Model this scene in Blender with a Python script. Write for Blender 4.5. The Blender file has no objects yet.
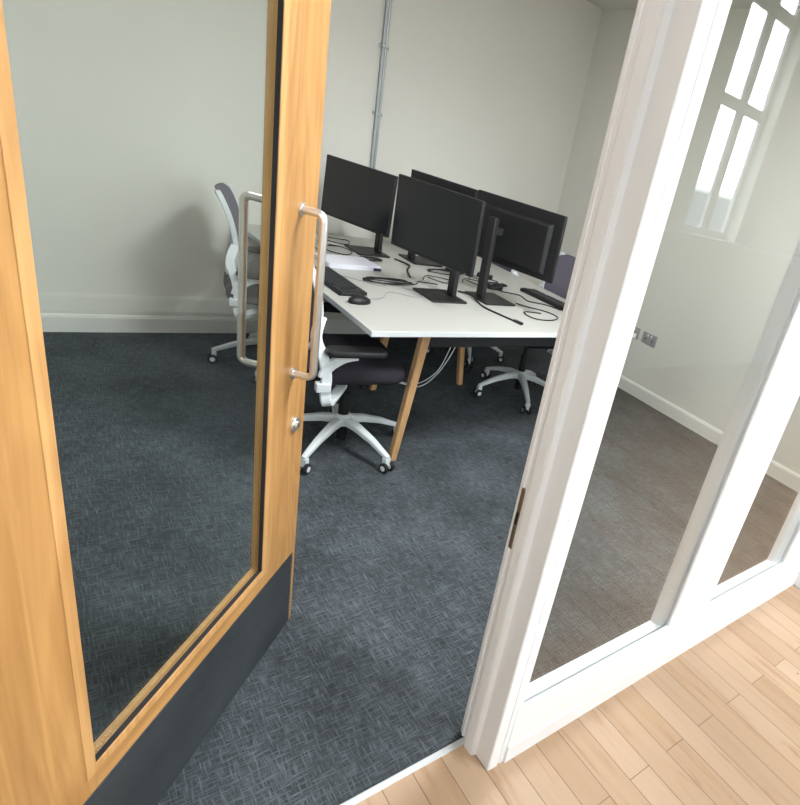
import bpy, bmesh, math, random
from mathutils import Vector, Matrix
random.seed(7)
PI = math.pi
sc = bpy.context.scene
C = sc.collection

# ---------------------------------------------------------------- camera
cam_d = bpy.data.cameras.new('camera')
cam = bpy.data.objects.new('camera', cam_d); C.objects.link(cam); sc.camera = cam
cam_d.sensor_fit = 'HORIZONTAL'
cam_d.sensor_width = 36.0
cam_d.lens = 576.68 / 800 * 36.0
cam_d.shift_x = -0.21307
cam_d.shift_y = 0.02901
cam_d.clip_start = 0.02
cam.matrix_world = Matrix((
    (0.72828877, 0.10137170, -0.67773096, 0),
    (-0.64178003, 0.44761373, -0.62270406, 0),
    (0.24023711, 0.88846257, 0.39105038, 1.5),
    (0, 0, 0, 1)))

# ---------------------------------------------------------------- world: overcast sky seen and felt through the corridor windows
w = bpy.data.worlds.new('overcast_sky'); sc.world = w; w.use_nodes = True
nt = w.node_tree; nt.nodes.clear()
wo = nt.nodes.new('ShaderNodeOutputWorld'); bg = nt.nodes.new('ShaderNodeBackground')
tc = nt.nodes.new('ShaderNodeTexCoord'); sx = nt.nodes.new('ShaderNodeSeparateXYZ'); rp = nt.nodes.new('ShaderNodeValToRGB')
nt.links.new(tc.outputs['Generated'], sx.inputs[0]); nt.links.new(sx.outputs['Z'], rp.inputs[0])
nt.links.new(rp.outputs[0], bg.inputs[0]); nt.links.new(bg.outputs[0], wo.inputs[0])
rp.color_ramp.elements[0].position = 0.02; rp.color_ramp.elements[0].color = (.035, .042, .050, 1)
rp.color_ramp.elements[1].position = 0.05; rp.color_ramp.elements[1].color = (.90, .95, 1, 1)
bg.inputs[1].default_value = 34.0

WIN = [(-2.15, -1.2), (1.5, 2.9), (4.30, 5.175)]     # corridor windows (x0, x1)
WZ0, WZ1, WY = 1.27, 3.62, -1.857
for i, (a, b) in enumerate(WIN):
    ld = bpy.data.lights.new('window_daylight', 'AREA'); ld.shape = 'RECTANGLE'; ld.size = b - a; ld.size_y = WZ1 - WZ0
    ld.cycles.is_portal = True
    lo = bpy.data.objects.new('window_daylight', ld); C.objects.link(lo)
    lo.location = ((a + b) / 2, WY - .3, (WZ0 + WZ1) / 2); lo.rotation_euler = (PI / 2, 0, 0)

def fill_lamp(name, loc, sx_, sy_, power, color):
    ld = bpy.data.lights.new(name, 'AREA'); ld.shape = 'RECTANGLE'; ld.size = sx_; ld.size_y = sy_; ld.energy = power; ld.color = color
    lo = bpy.data.objects.new(name, ld); C.objects.link(lo); lo.location = loc
    return lo

# unseen fill lamps added under the office ceiling to brighten room and back wall
for px_, py_, pw_ in ((1.75, 1.15, 78), (.2, 2.1, 15)):
    fill_lamp('added_fill_light', (px_, py_, 2.685), .6, .6, pw_, (.96, .98, 1.0))
vs = sc.view_settings
sc.display_settings.display_device = 'sRGB'
vs.view_transform = 'Standard'; vs.look = 'None'; vs.gamma = 1; vs.use_curve_mapping = False
vs.exposure = 0.0
sc.cycles.max_bounces = 12; sc.cycles.diffuse_bounces = 6; sc.cycles.glossy_bounces = 5
sc.cycles.transmission_bounces = 6; sc.cycles.transparent_max_bounces = 16
sc.cycles.caustics_reflective = False; sc.cycles.caustics_refractive = False
sc.cycles.sample_clamp_indirect = 6

# ---------------------------------------------------------------- materials
def mat(name, col=(.8, .8, .8), rough=.5, metal=0.0, spec=.5):
    m = bpy.data.materials.new(name); m.use_nodes = True
    b = m.node_tree.nodes['Principled BSDF']
    b.inputs['Base Color'].default_value = (*col, 1); b.inputs['Roughness'].default_value = rough
    b.inputs['Metallic'].default_value = metal; b.inputs['Specular IOR Level'].default_value = spec
    return m
def N(m, t, **kw):
    n = m.node_tree.nodes.new(t)
    for k, v in kw.items(): setattr(n, k, v)
    return n
def L(m, a, b): m.node_tree.links.new(a, b)
def B(m): return m.node_tree.nodes['Principled BSDF']
def ramp(m, stops):
    r = N(m, 'ShaderNodeValToRGB'); e = r.color_ramp.elements
    while len(e) < len(stops): e.new(.5)
    for q, (p, c) in zip(e, stops): q.position = p; q.color = (*c, 1)
    return r
def coords(m, scale, out='Object', rot=(0, 0, 0), loc=(0, 0, 0)):
    t = N(m, 'ShaderNodeTexCoord'); mp = N(m, 'ShaderNodeMapping')
    mp.inputs['Scale'].default_value = scale; mp.inputs['Rotation'].default_value = rot; mp.inputs['Location'].default_value = loc
    L(m, t.outputs[out], mp.inputs['Vector']); return mp.outputs[0]
def noise(m, vec, scale=1, detail=4, rough=.5, dist=0):
    n = N(m, 'ShaderNodeTexNoise'); n.inputs['Scale'].default_value = scale; n.inputs['Detail'].default_value = detail
    n.inputs['Roughness'].default_value = rough; n.inputs['Distortion'].default_value = dist
    L(m, vec, n.inputs['Vector']); return n.outputs['Fac']
def math_(m, op, a, b=None):
    n = N(m, 'ShaderNodeMath', operation=op)
    for i, v in enumerate((a, b)):
        if v is None: continue
        if isinstance(v, (int, float)): n.inputs[i].default_value = v
        else: L(m, v, n.inputs[i])
    return n.outputs[0]
def bump(m, h, strength, dist=.001):
    b = N(m, 'ShaderNodeBump'); b.inputs['Strength'].default_value = strength; b.inputs['Distance'].default_value = dist
    L(m, h, b.inputs['Height']); L(m, b.outputs[0], B(m).inputs['Normal'])

def paint(name, col, rough=.6, var=.03):
    m = mat(name, col, rough)
    f = noise(m, coords(m, (1, 1, 1)), 2.5, 5)
    r = ramp(m, [(.3, tuple(c * (1 - var) for c in col)), (.7, col)])
    L(m, f, r.inputs[0]); L(m, r.outputs[0], B(m).inputs['Base Color'])
    bump(m, noise(m, coords(m, (1, 1, 1)), 180, 2), .08)
    return m
M = {}
M['wall'] = paint('wall_paint', (.745, .735, .68), .7)
M['wall_corr'] = paint('corridor_paint', (.80, .78, .72), .7)
M['ceil'] = paint('ceiling_paint', (.72, .72, .68), .8)
M['gloss_white'] = paint('white_gloss_paint', (.85, .86, .89), .35, .015)
M['skirt'] = paint('skirting_paint', (.78, .78, .74), .35, .015)

def carpet():
    m = mat('carpet', (.05, .06, .07), .95, spec=.1)
    a = noise(m, coords(m, (190, 17, 1)), 1, 3, .65)
    b = noise(m, coords(m, (17, 190, 1), loc=(3, 7, 0)), 1, 3, .65)
    c = noise(m, coords(m, (420, 420, 420)), 1, 2)
    d = noise(m, coords(m, (4.5, 3.2, 1)), 1, 4, .6)
    mx = math_(m, 'MAXIMUM', a, b)
    s = math_(m, 'ADD', math_(m, 'MULTIPLY', mx, .78), math_(m, 'ADD', math_(m, 'MULTIPLY', c, .22), math_(m, 'MULTIPLY', d, .24)))
    r = ramp(m, [(.51, (.024, .027, .029)), (.64, (.052, .060, .066)), (.77, (.110, .127, .141)), (.92, (.19, .215, .235))])
    L(m, s, r.inputs[0]); L(m, r.outputs[0], B(m).inputs['Base Color'])
    bump(m, s, .6, .004)
    return m
M['carpet'] = carpet()

def boards():
    m = mat('wood_boards', (.6, .45, .3), .42)
    v = coords(m, (1, 1, 1), rot=(0, 0, PI / 2), loc=(0, .885, 0))
    br = N(m, 'ShaderNodeTexBrick'); L(m, v, br.inputs['Vector'])
    br.offset = .37; br.offset_frequency = 2; br.squash = 1
    for k, val in (('Scale', 1), ('Mortar Size', .0013), ('Mortar Smooth', .3), ('Bias', 0), ('Brick Width', 1.25), ('Row Height', .0842)):
        br.inputs[k].default_value = val
    br.inputs['Color1'].default_value = (0, 0, 0, 1); br.inputs['Color2'].default_value = (1, 1, 1, 1); br.inputs['Mortar'].default_value = (.5, .5, .5, 1)
    cr = ramp(m, [(0, (.47, .315, .20)), (.35, (.53, .37, .25)), (.7, (.58, .415, .295)), (1, (.50, .335, .21))])
    L(m, br.outputs['Color'], cr.inputs[0])
    add = N(m, 'ShaderNodeVectorMath', operation='ADD'); L(m, coords(m, (26, 2.2, 1)), add.inputs[0]); L(m, br.outputs['Color'], add.inputs[1])
    g = noise(m, add.outputs[0], 1, 5, .6, 1.2)
    gr = ramp(m, [(.28, (.66, .50, .36)), (.45, (.93, .88, .83)), (.75, (1, 1, 1))]); L(m, g, gr.inputs[0])
    mu = N(m, 'ShaderNodeMix', data_type='RGBA', blend_type='MULTIPLY'); mu.inputs['Factor'].default_value = .75
    L(m, cr.outputs[0], mu.inputs['A']); L(m, gr.outputs[0], mu.inputs['B'])
    mo = N(m, 'ShaderNodeMix', data_type='RGBA'); L(m, br.outputs['Fac'], mo.inputs['Factor'])
    L(m, mu.outputs['Result'], mo.inputs['A']); mo.inputs['B'].default_value = (.20, .125, .07, 1)
    # small dark knots and nail marks
    vo = N(m, 'ShaderNodeTexVoronoi'); vo.inputs['Scale'].default_value = 7; L(m, coords(m, (1, 1, 1)), vo.inputs['Vector'])
    kn = math_(m, 'LESS_THAN', vo.outputs['Distance'], .028)
    mk = N(m, 'ShaderNodeMix', data_type='RGBA'); L(m, kn, mk.inputs['Factor']); L(m, mo.outputs['Result'], mk.inputs['A']); mk.inputs['B'].default_value = (.16, .10, .06, 1)
    L(m, mk.outputs['Result'], B(m).inputs['Base Color'])
    bump(m, math_(m, 'SUBTRACT', 1, br.outputs['Fac']), .4, .002)
    return m
M['boards'] = boards()

def oak(name, dark, light, sc_=(30, 30, 1.6), contrast=1.0):
    m = mat(name, light, .38)
    g = noise(m, coords(m, sc_), 1, 6, .6, 1.6)
    g2 = noise(m, coords(m, (sc_[0] * .22, sc_[1] * .22, sc_[2] * .55)), 1, 2, .5, .6)
    rings = math_(m, 'ADD', math_(m, 'MULTIPLY', math_(m, 'SINE', math_(m, 'MULTIPLY', g2, 75.0)), .5), .5)
    s = math_(m, 'ADD', math_(m, 'MULTIPLY', g, .8), math_(m, 'MULTIPLY', rings, .10 * contrast))
    r = ramp(m, [(.26, dark), (.60, light)])
    L(m, s, r.inputs[0]); L(m, r.outputs[0], B(m).inputs['Base Color'])
    return m
M['oak'] = oak('oak_door', (.38, .185, .055), (.565, .305, .108))
M['oak_rail'] = oak('oak_rail', (.38, .185, .055), (.565, .305, .108), (1.6, 30, 30))
M['oak_bead'] = oak('oak_bead', (.48, .25, .085), (.66, .385, .155))
M['oak_leg'] = oak('oak_desk_leg', (.42, .23, .10), (.60, .36, .18), (40, 40, 3))
M['black'] = mat('black_plastic', (.009, .009, .010), .5, spec=.4)
M['black_matte'] = mat('black_rubber', (.010, .010, .011), .8)
M['dark_steel'] = mat('dark_steel', (.020, .021, .023), .45, .3)
def weave(name, c0, c1, s):
    m = mat(name, c0, .9, spec=.2)
    ch = N(m, 'ShaderNodeTexNoise'); ch.inputs['Scale'].default_value = s; L(m, coords(m, (1, 1, 1)), ch.inputs['Vector'])
    r = ramp(m, [(.35, c0), (.65, c1)]); L(m, ch.outputs['Fac'], r.inputs[0]); L(m, r.outputs[0], B(m).inputs['Base Color'])
    bump(m, ch.outputs['Fac'], .3)
    return m
M['seat'] = weave('seat_fabric', (.020, .018, .024), (.042, .038, .050), 500)
M['mesh'] = weave('mesh_fabric', (.085, .080, .105), (.15, .14, .18), 420)
M['white_plastic'] = paint('white_plastic', (.66, .70, .73), .4, .02)
M['desk'] = paint('desk_laminate', (.48, .48, .445), .42, .01)
M['desk_edge'] = paint('desk_edging', (.62, .65, .66), .45, .01)
M['steel'] = mat('brushed_steel', (.74, .72, .70), .38, 1.0)
M['galv'] = mat('galvanised_steel', (.42, .45, .46), .42, .9)
M['bronze'] = mat('aged_steel', (.28, .23, .17), .4, .9)
M['alu'] = mat('aluminium_strip', (.60, .62, .64), .5, .3)
M['hole'] = mat('dark_recess', (.01, .01, .01), .9)
M['paper'] = paint('paper', (.80, .80, .88), .8, .02)
M['socket'] = mat('grey_socket', (.30, .29, .31), .45)
M['keys'] = mat('key_plastic', (.028, .030, .032), .5)
M['cable_grey'] = mat('grey_cable', (.30, .31, .32), .5)
def screen():
    m = mat('matte_screen', (.008, .010, .012), .18, spec=.4); return m
M['screen'] = screen()
def kick():
    m = mat('kick_plate_metal', (.075, .088, .095), .38, .55)
    f = noise(m, coords(m, (3, 3, 5)), 1, 5, .6)
    r = ramp(m, [(.35, (.060, .070, .076)), (.7, (.095, .108, .116))]); L(m, f, r.inputs[0]); L(m, r.outputs[0], B(m).inputs['Base Color'])
    f2 = noise(m, coords(m, (7, 7, 9)), 1, 6, .7); rr = math_(m, 'ADD', math_(m, 'MULTIPLY', f2, .3), .25); L(m, rr, B(m).inputs['Roughness'])
    return m
M['kick'] = kick()
def glass(name, tint):
    m = bpy.data.materials.new(name); m.use_nodes = True; t = m.node_tree; t.nodes.clear()
    out = t.nodes.new('ShaderNodeOutputMaterial'); tr = t.nodes.new('ShaderNodeBsdfTransparent'); gl = t.nodes.new('ShaderNodeBsdfGlossy'); mx = t.nodes.new('ShaderNodeMixShader')
    tr.inputs[0].default_value = (*tint, 1); gl.inputs['Roughness'].default_value = 0.0; gl.inputs[0].default_value = (1, 1, 1, 1)
    ge = t.nodes.new('ShaderNodeNewGeometry'); dp = t.nodes.new('ShaderNodeVectorMath'); dp.operation = 'DOT_PRODUCT'
    t.links.new(ge.outputs['Incoming'], dp.inputs[0]); t.links.new(ge.outputs['Normal'], dp.inputs[1])
    ab = math_(m, 'ABSOLUTE', dp.outputs['Value']); c = math_(m, 'SUBTRACT', 1, ab); p = math_(m, 'POWER', c, 5)
    F = math_(m, 'ADD', math_(m, 'MULTIPLY', p, .955), .045)
    t.links.new(F, mx.inputs[0]); t.links.new(tr.outputs[0], mx.inputs[1]); t.links.new(gl.outputs[0], mx.inputs[2]); t.links.new(mx.outputs[0], out.inputs[0])
    return m
M['glass'] = glass('clear_glass', (.97, .985, .975))
M['glass_door'] = glass('door_glass', (.94, .965, .95))

# ---------------------------------------------------------------- mesh builder
class MB:
    def __init__(s): s.bm = bmesh.new(); s.mi = 0
    def _f(s, vs):
        try: f = s.bm.faces.new(vs); f.material_index = s.mi; return f
        except ValueError: return None
    def box(s, x0, x1, y0, y1, z0, z1, mtx=None):
        P = [Vector((x, y, z)) for z in (z0, z1) for y in (y0, y1) for x in (x0, x1)]
        if mtx: P = [mtx @ p for p in P]
        v = [s.bm.verts.new(p) for p in P]
        for q in ((0, 2, 3, 1), (4, 5, 7, 6), (0, 1, 5, 4), (2, 6, 7, 3), (0, 4, 6, 2), (1, 3, 7, 5)): s._f([v[i] for i in q])
        return s
    def rings(s, rings, closed=False, cap=True):
        R = [[s.bm.verts.new(p) for p in r] for r in rings]; n = len(R[0])
        m = len(R) if closed else len(R) - 1
        for i in range(m):
            a, b = R[i], R[(i + 1) % len(R)]
            for j in range(n): s._f([a[j], a[(j + 1) % n], b[(j + 1) % n], b[j]])
        if cap and not closed: s._f(R[0][::-1]); s._f(R[-1])
        return s
    def sweep(s, pts, prof, up=(0, 0, 1), closed=False, scales=None):
        """prof: list of (a, b) in the (side, up) frame along the path"""
        pts = [Vector(p) for p in pts]; n = len(pts); rings = []; up = Vector(up)
        for i in range(n):
            if closed: t = pts[(i + 1) % n] - pts[i - 1]
            else: t = pts[min(i + 1, n - 1)] - pts[max(i - 1, 0)]
            t.normalize(); u = up - t * up.dot(t)
            if u.length < 1e-3: u = Vector((1, 0, 0)) - t * t.x
            u.normalize(); sd = t.cross(u); k = scales[i] if scales else 1
            k = k if isinstance(k, (tuple, list)) else (k, k)
            rings.append([pts[i] + sd * a * k[0] + u * b * k[1] for a, b in prof])
        return s.rings(rings, closed)
    def tube(s, pts, r, n=10, closed=False, up=(0, 0, 1), scales=None):
        return s.sweep(pts, [(r * math.cos(2 * PI * j / n), r * math.sin(2 * PI * j / n)) for j in range(n)], up, closed, scales)
    def lathe(s, prof, n=24, mtx=None):
        rs = []
        for r, z in prof:
            ring = [Vector((r * math.cos(2 * PI * j / n), r * math.sin(2 * PI * j / n), z)) for j in range(n)]
            rs.append([mtx @ p for p in ring] if mtx else ring)
        return s.rings(rs)
    def prism(s, poly, z0, z1, mtx=None):
        a = [Vector((x, y, z0)) for x, y in poly]; b = [Vector((x, y, z1)) for x, y in poly]
        if mtx: a = [mtx @ p for p in a]; b = [mtx @ p for p in b]
        return s.rings([a, b])
    def build(s, name, m, parent=None, bevel=0, smooth=True, seg=2, loc=None, sub=0):
        bmesh.ops.recalc_face_normals(s.bm, faces=s.bm.faces)
        me = bpy.data.meshes.new(name); s.bm.to_mesh(me); s.bm.free()
        for x in (m if isinstance(m, (list, tuple)) else [m]): me.materials.append(x)
        o = bpy.data.objects.new(name, me); C.objects.link(o)
        if loc: o.location = loc
        if parent: o.parent = parent
        if bevel:
            b = o.modifiers.new('bevel', 'BEVEL'); b.width = bevel; b.segments = seg; b.limit_method = 'ANGLE'; b.angle_limit = math.radians(40)
        if sub:
            q = o.modifiers.new('sub', 'SUBSURF'); q.levels = sub; q.render_levels = sub
        if smooth:
            for p in me.polygons: p.use_smooth = True
            if not sub:
                try: me.set_sharp_from_angle(angle=math.radians(35))
                except Exception: pass
        return o
def thing(name, label, cat, loc=(0, 0, 0), rz=0, group=None):
    o = bpy.data.objects.new(name, None); C.objects.link(o); o.empty_display_size = .1
    o.location = loc; o.rotation_euler = (0, 0, rz); o['label'] = label; o['category'] = cat
    if group: o['group'] = group
    return o
def tag(o, label, cat, group=None):
    o['label'] = label; o['category'] = cat
    if group: o['group'] = group
    return o
def struct(o, label=None, cat=None):
    o['kind'] = 'structure'
    if label: o['label'] = label
    if cat: o['category'] = cat
    return o
def copy_tree(o, parent=None):
    c = o.copy(); C.objects.link(c)
    if parent: c.parent = parent
    for ch in [x for x in list(bpy.data.objects) if x.parent == o]: copy_tree(ch, c)
    return c
def smooth_path(pts, n=6, closed=False):
    P = [Vector(p) for p in pts]; out = []; m = len(P)
    rng = range(m) if closed else range(m - 1)
    for i in rng:
        if closed: p0, p1, p2, p3 = P[i - 1], P[i], P[(i + 1) % m], P[(i + 2) % m]
        else: p0, p1, p2, p3 = P[max(i - 1, 0)], P[i], P[i + 1], P[min(i + 2, m - 1)]
        for k in range(n):
            t = k / n
            out.append(.5 * ((2 * p1) + (p2 - p0) * t + (2 * p0 - 5 * p1 + 4 * p2 - p3) * t * t + (3 * p1 - p0 - 3 * p2 + p3) * t ** 3))
    if not closed: out.append(P[-1])
    return out
def rrect(x0, x1, y0, y1, r, n=5):
    out = []
    for cx, cy, a in ((x1 - r, y0 + r, -PI / 2), (x1 - r, y1 - r, 0), (x0 + r, y1 - r, PI / 2), (x0 + r, y0 + r, PI)):
        for k in range(n + 1):
            t = a + k / n * PI / 2; out.append((cx + r * math.cos(t), cy + r * math.sin(t)))
    return out

# ================================================================= STRUCTURE
XL, XR, YB, H = -1.0, 3.598, 4.141, 2.70          # office
CX0, CX1, CH = -3.6, 8.6, 3.9                   # corridor
YF, YG = .70, .84                               # partition planes
struct(MB().prism([(CX0, WY), (CX1, WY), (CX1, .770), (.868, .770), (.868, .808), (CX0, .808)], -.10, 0).build('floor', M['boards'], smooth=False), 'pale maple board floor of the corridor outside the office', 'wooden floor')
struct(MB().prism([(XL - .12, .808), (.868, .808), (.868, .770), (XR + .12, .770), (XR + .12, YB + .12), (XL - .12, YB + .12)], -.10, 0).build('floor_carpet', M['carpet'], smooth=False), 'dark blue-grey flecked carpet inside the office', 'carpet')
struct(MB().box(XL - .12, XR + .12, YB, YB + .12, 0, H).build('wall_back', M['wall'], smooth=False))
struct(MB().box(XR, XR + .12, YG, YB + .12, 0, H).build('wall_right', M['wall'], smooth=False))
struct(MB().box(XL - .12, XL, .84, YB, 0, H).build('wall_left', M['wall'], smooth=False))
struct(MB().box(XL - .12, XR + .12, YG, YB + .12, H, H + .1).build('ceiling', M['ceil'], smooth=False))
b = MB(); b.box(CX0, -.16, YF, YG, 0, CH); b.box(-.16, 2.75, YF, YG, 2.14, CH); b.box(2.75, CX1, YF, YG, 0, CH)
struct(b.build('wall_front', M['wall_corr'], smooth=False))
struct(MB().box(2.570, 2.75, .60, .84, 0, 2.14).build('trim_1', M['gloss_white'], bevel=.004))
# corridor wall behind the camera with its tall windows, thicker below the sill
b = MB(); xs = [CX0] + [v for ab in WIN for v in ab] + [CX1]
for i in range(0, len(xs), 2): b.box(xs[i], xs[i + 1], WY - .175, WY, WZ0, WZ1)
b.box(CX0, CX1, WY - .175, WY, WZ1, CH); b.box(CX0, CX1, WY - .175, WY + .06, 0, WZ0)
struct(b.build('wall_corridor', M['wall_corr'], smooth=False))
struct(MB().box(CX0 - .1, CX0, WY - .3, YG, 0, CH).build('wall_corridor_left', M['wall_corr'], smooth=False))
struct(MB().box(CX1, CX1 + .1, WY - .3, YG, 0, CH).build('wall_corridor_right', M['wall_corr'], smooth=False))
struct(MB().box(CX0 - .1, CX1 + .1, WY - .3, YG, CH, CH + .1).build('ceiling_corridor', M['ceil'], smooth=False))
struct(MB().box(CX0, CX1, WY + .06, WY + .09, WZ0 - .035, WZ0).build('trim_2', M['gloss_white'], bevel=.004))
for i, (a, c) in enumerate(WIN):
    y0, y1 = WY - .16, WY - .125
    fr = MB(); tl = .185; tr = .05
    fr.box(a, a + tl, y0, y1, WZ0, WZ1); fr.box(c - tr, c, y0, y1, WZ0, WZ1); fr.box(a, c, y0, y1, WZ0, WZ0 + .06); fr.box(a, c, y0, y1, WZ1 - .06, WZ1)
    for zz in (2.36, 3.10): fr.box(a, c, y0, y1 + .008, zz - .045, zz + .045)
    n = max(2, round((c - a - tl - tr) / .34)); wpane = c - a - tl - tr
    for k in range(1, n):
        xx = a + tl + wpane * k / n; fr.box(xx - .058, xx + .058, y0, y1 - .005, WZ0, WZ1)
    o = struct(fr.build('window_%d' % (i + 3), M['gloss_white'], bevel=.004))
    MB().box(a + .02, c - .02, y0 + .025, y0 + .031, WZ0 + .02, WZ1 - .02).build('glass_pane', M['glass'], o, smooth=False)

# baseboards with a small moulded top
def baseboard(name, p0, p1, inward):
    p0, p1 = Vector((*p0, 0)), Vector((*p1, 0)); n = Vector((*inward, 0)).normalized()
    prof = [(0, 0), (.016, 0), (.016, .088), (.012, .092), (.012, .097), (.006, .104), (0, .104)]
    MBx = MB(); MBx.rings([[q + n * a + Vector((0, 0, z)) for a, z in prof] for q in (p0, p1)])
    return struct(MBx.build(name, M['skirt'], smooth=False))
baseboard('baseboard_back', (XL, YB), (XR, YB), (0, -1))
baseboard('baseboard_right', (XR, YB), (XR, YG), (-1, 0))
baseboard('baseboard_left', (XL, .84), (XL, YB), (1, 0))

# glazed screen: bottom rail, double mullion, posts, head
b = MB()
ZT = 2.14
def rail_profile(x0, x1):
    prof = [(.694, 0), (.775, 0), (.775, .165), (.770, .170), (.770, .178), (.762, .178), (.762, .181), (.722, .192), (.720, .186), (.713, .186), (.712, .203), (.709, .207), (.700, .207), (.699, .066), (.694, .060)]
    b.rings([[Vector((x, y, z)) for y, z in prof] for x in (x0, x1)])
rail_profile(.855, 2.572)
# mullion: bright raised edges round a shallow hollow, splayed glazing beads in front of the glass
def post(x0, x1):
    w_ = x1 - x0
    poly = [(x0, .705), (x0 + .004, .700), (x0 + .28 * w_, .700), (x0 + .30 * w_, .704), (x0 + .36 * w_, .704), (x0 + .40 * w_, .711), (x0 + .62 * w_, .711), (x0 + .68 * w_, .700), (x1 - .004, .700), (x1, .704),
            (x1, .712), (x1 - .004, .712), (x1 - .004, .718), (x1 + .004, .720), (x1 + .010, .762), (x1 + .004, .762), (x1 + .004, .770), (x1 - .01, .775), (x0 + .01, .775), (x0 - .004, .770), (x0 - .004, .762), (x0 - .010, .762), (x0 - .004, .720), (x0 + .006, .718), (x0 + .006, .712), (x0, .712)]
    b.prism(poly, .175, ZT)
post(1.501, 1.742); post(2.320, 2.50)
b.box(.862, 2.445, .702, .775, ZT - .08, ZT); b.box(2.49, 2.572, .702, .775, .150, ZT - .08)
scr = struct(b.build('window_1', M['gloss_white'], smooth=False), 'white-painted glazed timber screen beside the office doorway', 'glazed screen')
MB().box(.8725, 1.4985, .7128, .7178, .187, ZT - .07).build('glass_pane', M['glass'], scr, smooth=False)
MB().box(1.7445, 2.3175, .7128, .7178, .187, ZT - .07).build('glass_pane', M['glass'], scr, smooth=False)

# door jamb, lock side: raised front edge with a groove, reveal with a low stop, stepped edge at the back
poly = [(.801, .702), (.804, .699), (.832, .699), (.834, .705), (.838, .705), (.840, .701), (.868, .701), (.871, .704), (.871, .712), (.876, .718), (.882, .762), (.876, .762), (.876, .772), (.866, .772), (.866, .843),
        (.806, .843), (.803, .840), (.801, .830), (.7985, .829), (.7985, .824), (.801, .823), (.801, .815), (.797, .813), (.797, .807), (.789, .800), (.786, .794), (.786, .768), (.788, .762), (.801, .757)]
jb = struct(MB().prism(poly, 0, ZT).build('trim_3', M['gloss_white'], smooth=False), 'white door jamb with a strike plate at the edge of the glazed screen', 'door jamb')
sp = MB().box(.7955, .802, .812, .826, .668, .835).build('strike_plate', M['bronze'], jb, bevel=.002)
MB().box(.7950, .7960, .815, .823, .738, .770).build('latch_hole', M['hole'], sp, smooth=False)
# hinge jamb and head
struct(MB().box(-.16, -.122, YF, .842, 0, ZT).build('trim_4', M['gloss_white'], bevel=.003))
struct(MB().box(-.122, .80, YF, .842, 2.112, ZT).build('trim_5', M['gloss_white'], bevel=.003))
# threshold strip between boards and carpet
struct(MB().box(-.122, .801, .800, .819, -.005, .004).build('trim_6', M['alu'], bevel=.003), 'slim pale metal threshold strip between boards and carpet', 'threshold strip')

# ================================================================= DOOR (standing open into the room)
ux, uy = .69764, .71645; LW = .941
dang = math.atan2(uy, ux)
door = struct(thing('door_1', 'oak-framed glazed office door standing half open with steel pull handles', 'door', (.530 - ux * .926, 1.451 - uy * .926, 0), dang))
T = .044; X0, X1, Z0, Z1, ZD = .194, .751, .345, 1.96, 2.10
TF = .028       # the opening is wider behind the glass, so the rear frame steps back
q = MB(); q.box(0, X0, 0, TF, .008, ZD); q.box(0, X0 - .03, TF, T, .008, ZD); q.build('stile', M['oak'], door)
q = MB(); q.prism([(X1, 0), (LW, 0), (LW, T), (X1 + .03, T), (X1 + .03, TF), (X1, TF)], .008, ZD); q.build('stile', M['oak'], door, bevel=.0015)
q = MB(); q.box(X0, X1, 0, TF, .008, Z0); q.box(X0 - .03, X1 + .03, TF, T, .008, Z0 - .03); q.build('bottom_rail', M['oak_rail'], door)
q = MB(); q.box(X0, X1, 0, TF, Z1, ZD); q.box(X0 - .03, X1 + .03, TF, T, Z1 + .03, ZD); q.build('top_rail', M['oak_rail'], door)
def frame4(x0, x1, z0, z1, wd, ya, yb, inner=True):
    q = MB(); # frame lying outside the opening by wd (positive) or inside (negative)
    P = [(x0, z0), (x1, z0), (x1, z1), (x0, z1)]; O = [(x0 - wd, z0 - wd), (x1 + wd, z0 - wd), (x1 + wd, z1 + wd), (x0 - wd, z1 + wd)]
    for i in range(4):
        j = (i + 1) % 4
        q.rings([[Vector((c[0], y, c[1])) for c in (P[i], O[i], O[j], P[j])] for y in (ya, yb)])
    return q
frame4(X0, X1, Z0, Z1, .021, -.0014, 0).build('glazing_bead', M['oak_bead'], door, bevel=.001, smooth=False)
frame4(X0, X1, Z0, Z1, -.0006, .0008, .0112).build('gasket', M['black_matte'], door, smooth=False)
frame4(X0, X1, Z0, Z1, -.002, .0175, TF + .001).build('rear_bead', M['oak_bead'], door, smooth=False)
MB().box(X0 + .001, X1 - .001, .0115, .0170, Z0 + .001, Z1 - .001).build('glass_pane', M['glass_door'], door, smooth=False)
MB().box(.004, .923, -.0016, 0, .010, .281).build('kick_plate', M['kick'], door, bevel=.0006)
def pull(side):
    y = -.051 if side < 0 else T + .086; yf = 0 if side < 0 else T
    xh = .863; r = .0093; za, zb = .884, 1.282
    q = MB(); c = .016
    pts = [(xh, yf, za), (xh, y - (c if side > 0 else -c), za)]
    for k in range(1, 6):
        t = k / 6 * PI / 2; pts.append((xh, (y + side * -c) + side * c * math.sin(t), za + c - c * math.cos(t)))
    pts.append((xh, y, za + c)); pts.append((xh, y, zb - c))
    for k in range(1, 6):
        t = k / 6 * PI / 2; pts.append((xh, (y + side * -c) + side * c * math.cos(t), zb - c + c * math.sin(t)))
    pts += [(xh, y + side * -c, zb), (xh, yf, zb)]
    q.tube(pts, r, 14, up=(1, 0, 0))
    o = q.build('pull_handle', M['steel'], door)
    for z in (za, zb):
        rt = Matrix.Translation((xh, yf, z)) @ Matrix.Rotation(PI / 2, 4, 'X')
        s_ = 1 if side < 0 else -1
        MB().lathe([(.0155, 0), (.0155, .003 * s_), (.0125, .004 * s_)], 20, rt).build('rose', M['steel'], o)
    return o
pull(-1)['label'] = 'brushed steel D pull handle on the corridor face'
pull(1)['label'] = 'brushed steel D pull handle on the far face'
q = MB(); rt = Matrix.Translation((.886, 0, .731)) @ Matrix.Rotation(PI / 2, 4, 'X')
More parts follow.
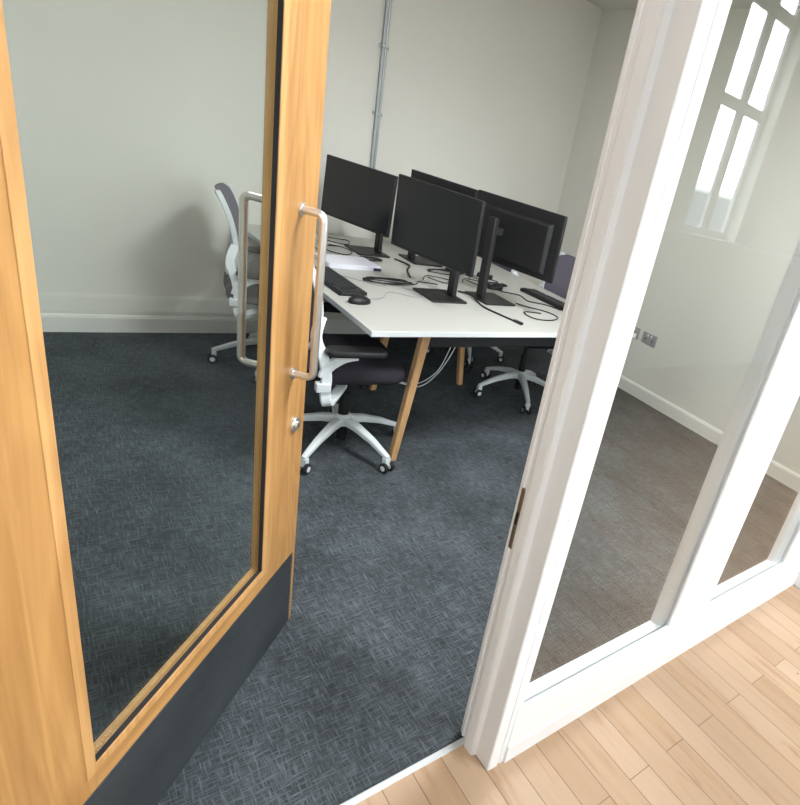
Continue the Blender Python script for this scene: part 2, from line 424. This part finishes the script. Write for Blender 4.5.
q.lathe([(.021, 0), (.021, .005), (.019, .007), (.011, .0072), (.011, .012), (.0095, .0128)], 24, rt)
lk = q.build('lock_cylinder', M['steel'], door)
MB().box(.8845, .8875, -.0134, -.0126, .7265, .7355).build('keyhole', M['hole'], lk, smooth=False)

# ================================================================= DESK
DZ = .73; DX0, DX1, DY0, DY1 = 1.040, 2.695, 2.150, 4.09
desk = thing('desk', 'large white bench desk on splayed oak legs in the office', 'desk', (DX0, DY0, 0))
dw, dl = DX1 - DX0, DY1 - DY0
q = MB(); q.box(0, dw, 0, dl, DZ - .025, DZ)
q.bm.faces.ensure_lookup_table()
for f in q.bm.faces:
    f.normal_update()
    if abs(f.normal.z) < .5: f.material_index = 1
q.build('tabletop', [M['desk'], M['desk_edge']], desk, bevel=.0015)
def bar(q, p0, p1, w0, d0, w1, d1):
    p0, p1 = Vector(p0), Vector(p1)
    def ring(p, w, d): return [p + Vector((sx * w / 2, sy * d / 2, 0)) for sx, sy in ((-1, -1), (1, -1), (1, 1), (-1, 1))]
    q.rings([ring(p0, w0, d0), ring(p1, w1, d1)])
def leg(fx, fy, tx, ty, tz=.7045):
    q = MB(); bar(q, (fx - DX0, fy - DY0, 0), (tx - DX0, ty - DY0, tz), .034, .034, .042, .042); return q.build('leg', M['oak_leg'], desk, bevel=.004)
for y, h in ((2.302, .583), (3.13, .315), (3.95, .583)):
    for s_ in (-1, 1): leg(1.873 + s_ * h, y, 1.873 + s_ * (h - .090), y)
for y, h, bk in ((2.352, .50, 'cross_beam'), (3.175, .24, 'cross_beam'), (3.905, .50, 'cross_beam')):
    MB().box(1.873 - h - DX0, 1.873 + h - DX0, y - .02 - DY0, y + .02 - DY0, .585, .704).build(bk, M['dark_steel'], desk, bevel=.003)
for x in (1.56, 2.186):
    MB().box(x - .02 - DX0, x + .02 - DX0, 2.372 - DY0, 3.885 - DY0, .665, .704).build('side_beam', M['dark_steel'], desk, bevel=.003)
MB().box(1.72 - DX0, 2.02 - DX0, 2.40 - DY0, 3.85 - DY0, .60, .607).build('cable_tray', M['dark_steel'], desk, bevel=.002)

# ================================================================= MONITORS
def make_monitor(label):
    t = thing('monitor', label, 'monitor', group='black monitors on the bench desk')
    MB().prism(rrect(-.118, .118, -.105, .105, .012), 0, .010).build('base', M['black'], t, bevel=.003)
    q = MB(); q.box(-.030, .030, .055, .085, .010, .455); q.build('stand', M['black'], t, bevel=.006)
    q = MB(); q.box(-.02, .02, -1, .05, -.02, .02); q.box(-.05, .05, -1, -.86, -.05, .05); q.build('mount', M['black'], t, bevel=.003)
    hd = bpy.data.objects.new('display', None)
    # local: panel faces -Y, origin at the panel middle
    q = MB(); W, Hh = .606, .352
    q.box(-W / 2, W / 2, -.012, .010, -Hh / 2, Hh / 2)
    shell = q.build('shell', M['black'], t, bevel=.004)
    q = MB(); P0 = [(-.245, -.15), (.245, -.15), (.245, .12), (-.245, .12)]; P1 = [(-.225, -.135), (.225, -.135), (.225, .105), (-.225, .105)]
    q.rings([[Vector((x, .010, z)) for x, z in P0], [Vector((x, .032, z)) for x, z in P1]])
    q.build('rear_housing', M['black'], shell, bevel=.004)
    q = MB(); q.box(-W / 2 + .004, W / 2 - .004, -.0128, -.0118, -Hh / 2 + .016, Hh / 2 - .004); q.build('screen', M['screen'], shell, smooth=False)
    q = MB(); q.box(.26, .268, -.0128, -.0121, -Hh / 2 + .006, -Hh / 2 + .008); q.build('power_light', M['steel'], shell, smooth=False)
    bpy.data.objects.remove(hd)
    return t
mon0 = make_monitor('')
specs = [ # x, y, base rotation, swivel, tilt, panel centre height above desk, label, panel offset
    (1.67, 2.71, -90, 12, 0, 1.108 - DZ, 'black widescreen monitor at the front left of the desk, screen facing left', (.055, -.12)),
    (1.67, 3.64, -90, 17, 3, 1.060 - DZ, 'black widescreen monitor facing left beneath the wall conduit, farthest left on the desk', (-.02, -.085)),
    (2.00, 2.71, 90, 15.5, 0, 1.114 - DZ, 'black monitor seen from behind with its stand showing, nearest the white door jamb', (-.07, -.035)),
    (1.99, 3.53, 90, 11, 0, 1.095 - DZ, 'rearmost monitor seen from behind, only its top edge showing over the others', (-.11, -.02)),
]
for i, (x, y, rz, sw, tl, pz, lab, off) in enumerate(specs):
    t = mon0 if i == 0 else copy_tree(mon0)
    t.location = (x, y, DZ); t.rotation_euler = (0, 0, math.radians(rz)); t['label'] = lab
    for ch in [o for o in bpy.data.objects if o.parent == t]:
        if ch.name.startswith('shell'):
            ch.location = (off[0], off[1], pz); ch.rotation_euler = (math.radians(-tl), 0, math.radians(sw))
        if ch.name.startswith('mount'):
            ch.location = (0, .057, pz); ch.scale = (1, .057 - off[1] - .030, 1)

# ================================================================= CHAIRS
def make_chair():
    t = thing('office_chair', '', 'office chair', group='white-framed office chairs round the bench desk')
    MB().lathe([(.030, .125), (.042, .130), (.042, .172), (.032, .185)], 20).build('hub', M['white_plastic'], t)
    MB().lathe([(.020, .045), (.025, .05), (.025, .30), (.017, .305), (.017, .40)], 18).build('gas_lift', M['black'], t)
    for k in range(5):
        a = math.radians(4 + 72 * k); d = Vector((math.cos(a), math.sin(a), 0)); 
        pts = [d * r + Vector((0, 0, z)) for r, z in ((.025, .155), (.10, .148), (.20, .122), (.285, .088), (.315, .076))]
        prof = [(-.021, -.017), (.021, -.017), (.021, .010), (.013, .017), (-.013, .017), (-.021, .010)]
        lg = MB().sweep(pts, prof, scales=[(1.1, 1.1), (1, 1), (.82, .8), (.66, .65), (.55, .55)]).build('leg', M['white_plastic'], t, bevel=.003)
        c = d * .305; tang = Vector((-d.y, d.x, 0))
        q = MB(); q.mi = 1
        q.box(-.012, .012, -.016, .016, .030, .072, Matrix.Translation(c) @ Matrix.Rotation(a, 4, 'Z'))
        for s_ in (-1, 1):
            mt = Matrix.Translation(c + tang * s_ * .020 + Vector((0, 0, .026)) + d * .008) @ Matrix.Rotation(a, 4, 'Z') @ Matrix.Rotation(PI / 2, 4, 'X')
            q.mi = 0; q.lathe([(.021, -.009), (.026, -.006), (.026, .006), (.021, .009)], 18, mt)
            q.mi = 1; q.lathe([(.014, -.0098), (.014, .0098)], 14, mt)
        q.build('caster', [M['black_matte'], M['white_plastic']], lg, bevel=.001)
    q = MB(); q.box(-.12, .10, -.07, .07, .385, .432); q.box(-.22, -.10, -.03, .03, .375, .41); q.tube([(0, -.07, .40), (.02, -.20, .405)], .006, 8); q.tube([(-.06, .07, .40), (-.06, .20, .40)], .006, 8)
    q.build('mechanism', M['black'], t, bevel=.006)
    # seat pan and cushion
    q = MB(); q.rings([[Vector((x * k[0], y * k[0], z)) + Vector((-.012, 0, 0)) for x, y in rrect(-.225, .225, -.245, .245, .09, 8)] for k, z in (((.86,), .428), ((.97,), .440), ((1.0,), .452))])
    q.build('seat_pan', M['black'], t)
    q = MB()
    ks = [(.985, .452), (1.0, .462), (1.0, .488), (.985, .500), (.94, .507), (.80, .509), (.5, .506)]
    q.rings([[Vector((x * k - .012, y * k, z - (.016 * max(0, (x * k - .14) / .1) ** 2 if z > .47 else 0))) for x, y in rrect(-.225, .225, -.245, .245, .09, 8)] for k, z in ks])
    q.build('seat', M['seat'], t)
    def bx(z): return -.235 + .03 * math.sin((z - .56) / .42 * PI * .8) - .085 * max(0, (z - .66) / .34) ** 1.25
    # arms and side uprights
    for s_ in (-1, 1):
        y = s_ * .305
        q = MB(); P = [(-.011, -.021), (.011, -.021), (.011, .021), (-.011, .021)]
        q.sweep(smooth_path([(-.06, s_ * .16, .405), (-.12, s_ * .25, .385), (-.160, y, .385), (-.170, y, .44), (-.168, y, .50), (-.182, y - s_ * .008, .58), (-.210, y - s_ * .035, .66), (bx(.74) + .035, y - s_ * .070, .74)], 5), P, up=(1, 0, 0))
        q.sweep(smooth_path([(-.182, y, .50), (-.165, y, .545), (-.11, y, .588), (-.05, y, .604)], 5), P, up=(1, 0, 0))
        ar = q.build('arm', M['white_plastic'], t, bevel=.004)
        MB().box(-.208, -.150, y - .020, y + .020, .440, .480).build('collar', M['white_plastic'], ar, bevel=.004)
        q = MB(); q.rings([[Vector((x * k - .055, yy * k + y, z)) for x, yy in rrect(-.125, .125, -.042, .042, .035, 6)] for k, z in ((.93, .605), (1, .610), (1, .624), (.93, .631))])
        q.build('armrest', M['black'], ar)
    # backrest: curved frame loop with stretched mesh, and a Y support
    outline = [(0, .565), (.13, .568), (.185, .60), (.205, .70), (.218, .80), (.222, .90), (.208, .965), (.16, .988), (0, .995)]
    half = smooth_path([(y, z, 0) for y, z in outline], 4)
    loop = [(p.x, p.y) for p in half] + [(-p.x, p.y) for p in half[-2:0:-1]]
    def cup(y): return .045 * (abs(y) / .23) ** 2
    side = [(p.x, p.y) for p in half if p.y < .985]
    pts = [(bx(z) + cup(y) - .004, y, z) for y, z in [(-a_, b_) for a_, b_ in side[::-1]] + side[1:]]
    MB().sweep(pts, [(-.010, -.013), (.010, -.013), (.010, .013), (-.010, .013)], up=(1, 0, 0)).build('back_frame', M['white_plastic'], t, bevel=.004)
    q = MB(); nr = 16; cols = 12; grid = []
    def halfw(z):
        for (a, b2) in zip(half[:-1], half[1:]):
            if min(a.y, b2.y) <= z <= max(a.y, b2.y) and abs(a.y - b2.y) > 1e-5: return a.x + (b2.x - a.x) * (z - a.y) / (b2.y - a.y)
        return .1
    for off in (0, .006):
        g = []
        for i in range(nr + 1):
            z = .572 + (.989 - .572) * i / nr; hw = halfw(z) - .004
            g.append([q.bm.verts.new((bx(z) + cup(hw * (2 * j / cols - 1)) + .006 - off, hw * (2 * j / cols - 1), z)) for j in range(cols + 1)])
        for i in range(nr):
            for j in range(cols): q._f([g[i][j], g[i][j + 1], g[i + 1][j + 1], g[i + 1][j]])
    q.build('backrest', M['mesh'], t)
    q = MB(); P = [(-.03, -.011), (.03, -.011), (.03, .011), (-.03, .011)]
    q.sweep(smooth_path([(-.12, 0, .395), (-.20, 0, .405), (-.245, 0, .47), (-.240, 0, .565)], 5), P, up=(1, 0, 0))
    q.build('back_support', M['black'], t, bevel=.003)
    return t
ch0 = make_chair()
chairs = [
    (1.11, 2.50, -8, 'white-framed office chair with black seat tucked under the near left corner of the desk'),
    (1.11, 3.57, -18, 'white-framed mesh office chair seen through the door glass against the back wall'),
    (2.52, 2.90, 176, 'white-framed office chair under the right side of the desk, beside the white jamb'),
    (2.56, 3.70, 172, 'white-framed office chair at the far right of the desk, only a strip showing'),
]
for i, (x, y, rz, lab) in enumerate(chairs):
    t = ch0 if i == 0 else copy_tree(ch0)
    t.location = (x, y, 0); t.rotation_euler = (0, 0, math.radians(rz)); t['label'] = lab
    if i >= 0:
        # turn the star base of each chair separately
        base_turn = (6, -34, -6, 0)[i]
        for ch in [o for o in bpy.data.objects if o.parent == t and o.name.startswith('leg')]:
            ch.rotation_euler = (0, 0, math.radians(base_turn))

# ================================================================= DESK TOP THINGS
def keyboard(x, y, rz, label):
    t = thing('keyboard', label, 'keyboard', (x, y, DZ), math.radians(rz), 'black keyboards on the bench desk')
    q = MB(); W, D = .44, .135
    q.rings([[Vector(p) for p in ((-W / 2, -D / 2, 0), (W / 2, -D / 2, 0), (W / 2, D / 2, 0), (-W / 2, D / 2, 0))], [Vector(p) for p in ((-W / 2, -D / 2, .012), (W / 2, -D / 2, .012), (W / 2, D / 2, .022), (-W / 2, D / 2, .022))]])
    q.build('body', M['black'], t, bevel=.003)
    q = MB()
    for r in range(6):
        yy = -.056 + r * .0195; zz = .012 + (yy + .0675) / .135 * .010
        x_ = -.208
        while x_ < .205:
            wd = .105 if (r == 0 and abs(x_ + .10) < .006) else .0165
            if not (.085 < x_ < .094 or .148 < x_ < .155): q.box(x_, x_ + wd, yy, yy + .0165, zz - .001, zz + .006)
            x_ += wd + .0025
    q.build('keys', M['keys'], t, smooth=False)
    return t
keyboard(1.155, 2.85, -88, 'black keyboard at the left edge of the desk beside the mouse')
keyboard(2.485, 2.74, 94, 'black keyboard on the right side of the desk near the white jamb')
def mouse(x, y, rz, label):
    t = thing('mouse', label, 'mouse', (x, y, DZ), math.radians(rz), 'black mice on the bench desk')
    q = MB(); rs = []
    for z, k in ((0, .92), (.006, 1), (.018, .95), (.027, .75), (.033, .42), (.034, .1)):
        rs.append([Vector((.031 * k * math.cos(a), .056 * k * math.sin(a) - .004 * z / .03, z)) for a in [2 * PI * j / 20 for j in range(20)]])
    q.rings(rs); q.build('body', M['black'], t)
    MB().lathe([(.008, -.0035), (.009, 0), (.008, .0035)], 12, Matrix.Translation((0, .028, .026)) @ Matrix.Rotation(PI / 2, 4, 'Y')).build('scroll_wheel', M['cable_grey'], t)
    return t
mouse(1.150, 2.53, -80, 'black mouse in front of the keyboard at the left desk edge')
mouse(2.20, 2.95, 90, 'black mouse beside the cables behind the nearest monitor stand')
# paper stack
ps = thing('paper_stack', 'short stack of white paper on the desk beyond the left keyboard', 'paper', (1.385, 3.255, DZ), math.radians(3))
for k in range(6):
    MB().box(-.148, .148, -.105, .105, .0042 * k, .0042 * k + .0040, Matrix.Rotation(math.radians([0, 1.6, -1.1, .7, -2, .9][k]), 4, 'Z')).build('sheet', M['paper'], ps, smooth=False)
MB().box(.105, .15, -.110, -.09, .0, .018).build('clip', mat('blue_black_clip', (.01, .012, .05), .4), ps, bevel=.002)

def cable(pts, r, m, label, name='cable', n=6, group=None):
    q = MB(); q.tube(smooth_path([(x * 1.12, y + .05, z) for x, y, z in pts], n), r, 8)
    o = q.build(name, m); tag(o, label, 'cable', group); return o
def coil(cx, cy, a, b, turns, r, m, label, tail=None):
    pts = []
    for k in range(int(turns * 16)):
        th = 2 * PI * k / 16; j = 1 + .10 * math.sin(k * 1.7)
        pts.append((cx + a * j * math.cos(th), cy + b * j * math.sin(th), DZ + r + .002 + .0035 * (k / 16)))
    if tail: pts += tail
    q = MB(); q.tube(smooth_path([(x * 1.12, y + .05, z) for x, y, z in pts], 2), r, 8)
    return tag(q.build('cable_coil', m), label, 'cable')
Z = DZ + .004
coil(1.315, 2.87, .115, .052, 2.6, .0030, M['black'], 'coiled dark cable lying on the desk between the paper and the front monitor', [(1.45, 2.86, Z), (1.50, 2.93, Z), (1.60, 2.90, Z)])
cable([(1.065, 2.53, Z), (1.12, 2.55, Z), (1.17, 2.58, Z), (1.24, 2.68, Z), (1.33, 2.62, Z), (1.37, 2.62, Z), (1.39, 2.70, Z), (1.36, 2.80, Z), (1.48, 2.92, Z), (1.60, 2.98, Z)], .0016, M['cable_grey'], 'thin grey mouse cable wandering across the desk front')
cable([(1.07, 2.99, Z), (1.16, 2.88, Z), (1.22, 2.80, Z), (1.27, 2.79, Z), (1.28, 2.84, Z), (1.36, 2.88, Z)], .0016, M['cable_grey'], 'thin grey keyboard cable on the desk beside the coil')
cable([(1.60, 3.45, Z), (1.62, 3.30, Z + .004), (1.56, 3.19, Z), (1.52, 3.08, Z), (1.50, 3.02, Z)], .0055, M['black'], 'thick black cable lying on the desk in front of the rear monitor')
cable([(1.66, 2.78, Z), (1.68, 2.68, Z + .01), (1.665, 2.58, Z), (1.65, 2.48, Z), (1.67, 2.36, Z), (1.69, 2.27, Z)], .0055, M['black'], 'thick black cable with a plug hanging toward the desk front edge')
tag(MB().box(-.009, .009, -.03, .03, 0, .014, Matrix.Translation((1.897, 2.292, DZ)) @ Matrix.Rotation(math.radians(12), 4, 'Z')).build('cable_plug', M['black'], bevel=.003), 'black plug on the white desk near the front edge', 'plug')
cable([(1.915, 2.60, Z), (1.95, 2.54, Z), (2.02, 2.46, Z), (2.03, 2.36, Z), (1.95, 2.30, Z), (1.86, 2.31, Z), (1.84, 2.38, Z), (1.87, 2.44, Z), (1.96, 2.42, Z)], .0035, M['black'], 'looped black cable on the desk in front of the jamb-side monitor base')
cable([(1.92, 2.95, Z), (1.98, 2.84, Z), (2.06, 2.78, Z), (2.04, 2.66, Z), (2.12, 2.60, Z), (2.16, 2.50, Z)], .0035, M['black'], 'black cable running between the rear-facing monitor and the right keyboard')
for k, (x, y, a) in enumerate([(1.90, 3.02, 20), (2.0, 3.12, -30), (1.66, 3.02, 60)]):
    cable([(x - .10, y - .03, Z), (x - .04, y + .05, Z + .004), (x + .05, y + .03, Z), (x + .09, y - .05, Z), (x, y - .07, Z), (x - .06, y, Z + .008)], .003, M['black'],
          ['looped black cable on the desk behind the middle monitor stands', 'curled black cable at the far middle of the desk', 'small black cable loop between the left monitors'][k])
for k, (x, y, r_) in enumerate([(1.80, 3.20, .10), (1.93, 3.28, .08), (2.02, 2.98, .07), (1.42, 3.36, .06)]):
    coil(x, y, r_, r_ * .55, 1.6 + .3 * k, .0034, M['black'], ['wide loop of black cable at the middle of the desk behind the nearest monitors', 'small loop of black cable toward the far middle of the desk',
         'black cable loop in front of the right keyboard and mouse', 'dark cable loop beside the far left monitor stand'][k])
# tangle behind the paper at the far left
rnd = random.Random(3)
for k in range(4):
    cx, cy = (1.14, 1.30, 1.18, 1.36)[k], (3.46, 3.50, 3.66, 3.72)[k]
    pts = []
    for j in range(9):
        th = j * 2 * PI / 7 + k; pts.append((cx + (.05 + .03 * rnd.random()) * math.cos(th), cy + (.06 + .05 * rnd.random()) * math.sin(th), Z + .004 * k + rnd.random() * .012))
    cable(pts, .0032, M['black'] if k % 2 else M['cable_grey'], 'tangled cable loops at the far left corner of the desk behind the paper', group='tangled cables behind the paper stack')
dk = thing('power_adapter', 'black power adapter among the tangled cables left of the rear monitor', 'adapter', (1.22, 3.84, DZ), .5)
MB().box(-.06, .06, -.028, .028, 0, .03).build('case', M['black'], dk, bevel=.006)
MB().tube(smooth_path([(.06, 0, .015), (.10, .01, .006), (.15, .06, .004)], 5), .003, 8).build('lead', M['black'], dk)
dk2 = thing('power_adapter', 'black power adapter on the desk behind the rear-facing monitor stand', 'adapter', (2.30, 3.22, DZ), -.9)
MB().box(-.05, .05, -.024, .024, 0, .028).build('case', M['black'], dk2, bevel=.006)

# cables dropping below the desk
def wcable(pts, label, m=None):
    cable(pts, .0035, m or M['cable_grey'], label)
M['cable_white'] = mat('white_cable', (.72, .74, .75), .5)
wcable([(1.86, 2.98, .600), (1.85, 2.96, .48), (1.80, 2.97, .28), (1.74, 3.00, .12), (1.67, 3.06, .010), (1.58, 3.14, .006), (1.48, 3.20, .006)], 'white cable hanging from under the desk to the carpet near the middle leg', M['cable_white'])
wcable([(1.79, 2.92, .600), (1.78, 2.91, .48), (1.75, 2.93, .30), (1.72, 2.98, .14), (1.66, 3.10, .010), (1.56, 3.20, .006), (1.46, 3.30, .006)], 'second white cable looping to the floor beside the middle desk leg', M['cable_white'])
wcable([(2.0, 3.25, .60), (2.05, 3.22, .40), (2.08, 3.2, .2), (2.10, 3.25, .01), (2.0, 3.4, .006)], 'dark cable hanging under the right half of the desk', M['black'])

# ================================================================= WALL THINGS
# steel conduit on back wall
cd = thing('wall_conduit', 'galvanised steel cable conduit clipped vertically to the back wall', 'conduit', (1.873, YB, 0))
q = MB(); q.box(-.019, -.001, -.022, 0, .80, H - .002); q.build('channel', M['galv'], cd, bevel=.003)
MB().tube([(.009, -.011, .80), (.009, -.011, H - .002)], .0095, 12, up=(1, 0, 0)).build('pipe', M['galv'], cd)
for z in (1.15, 1.535, 1.925, 2.35):
    q = MB(); q.box(-.036, .034, -.006, 0, z - .010, z + .010); q.box(-.022, .022, -.027, -.004, z - .008, z + .008); q.build('clip', M['galv'], cd, bevel=.002)
# twin sockets on right wall
for y, lab in ((2.73, 'grey double socket on the right wall seen through the glazed screen, nearer one'), (2.915, 'grey double socket on the right wall half hidden by the jamb, farther one')):
    t = thing('wall_socket', lab, 'socket', (XR, y, .48), -PI / 2, 'grey sockets on the right wall')
    # local +X runs along the wall toward the camera, local -Y... plate stands off on the room side (-y side)
    MB().box(-.073, .073, -.009, 0, -.043, .043).build('plate', M['socket'], t, bevel=.003)
    for s_ in (-1, 1):
        q = MB(); q.box(s_ * .036 - .005, s_ * .036 + .005, -.0105, -.009, -.018, .002); q.build('outlet', M['black'], t, smooth=False)
        MB().box(s_ * .018 - .006, s_ * .018 + .006, -.012, -.009, .016, .034).build('switch', M['gloss_white'], t, bevel=.001)
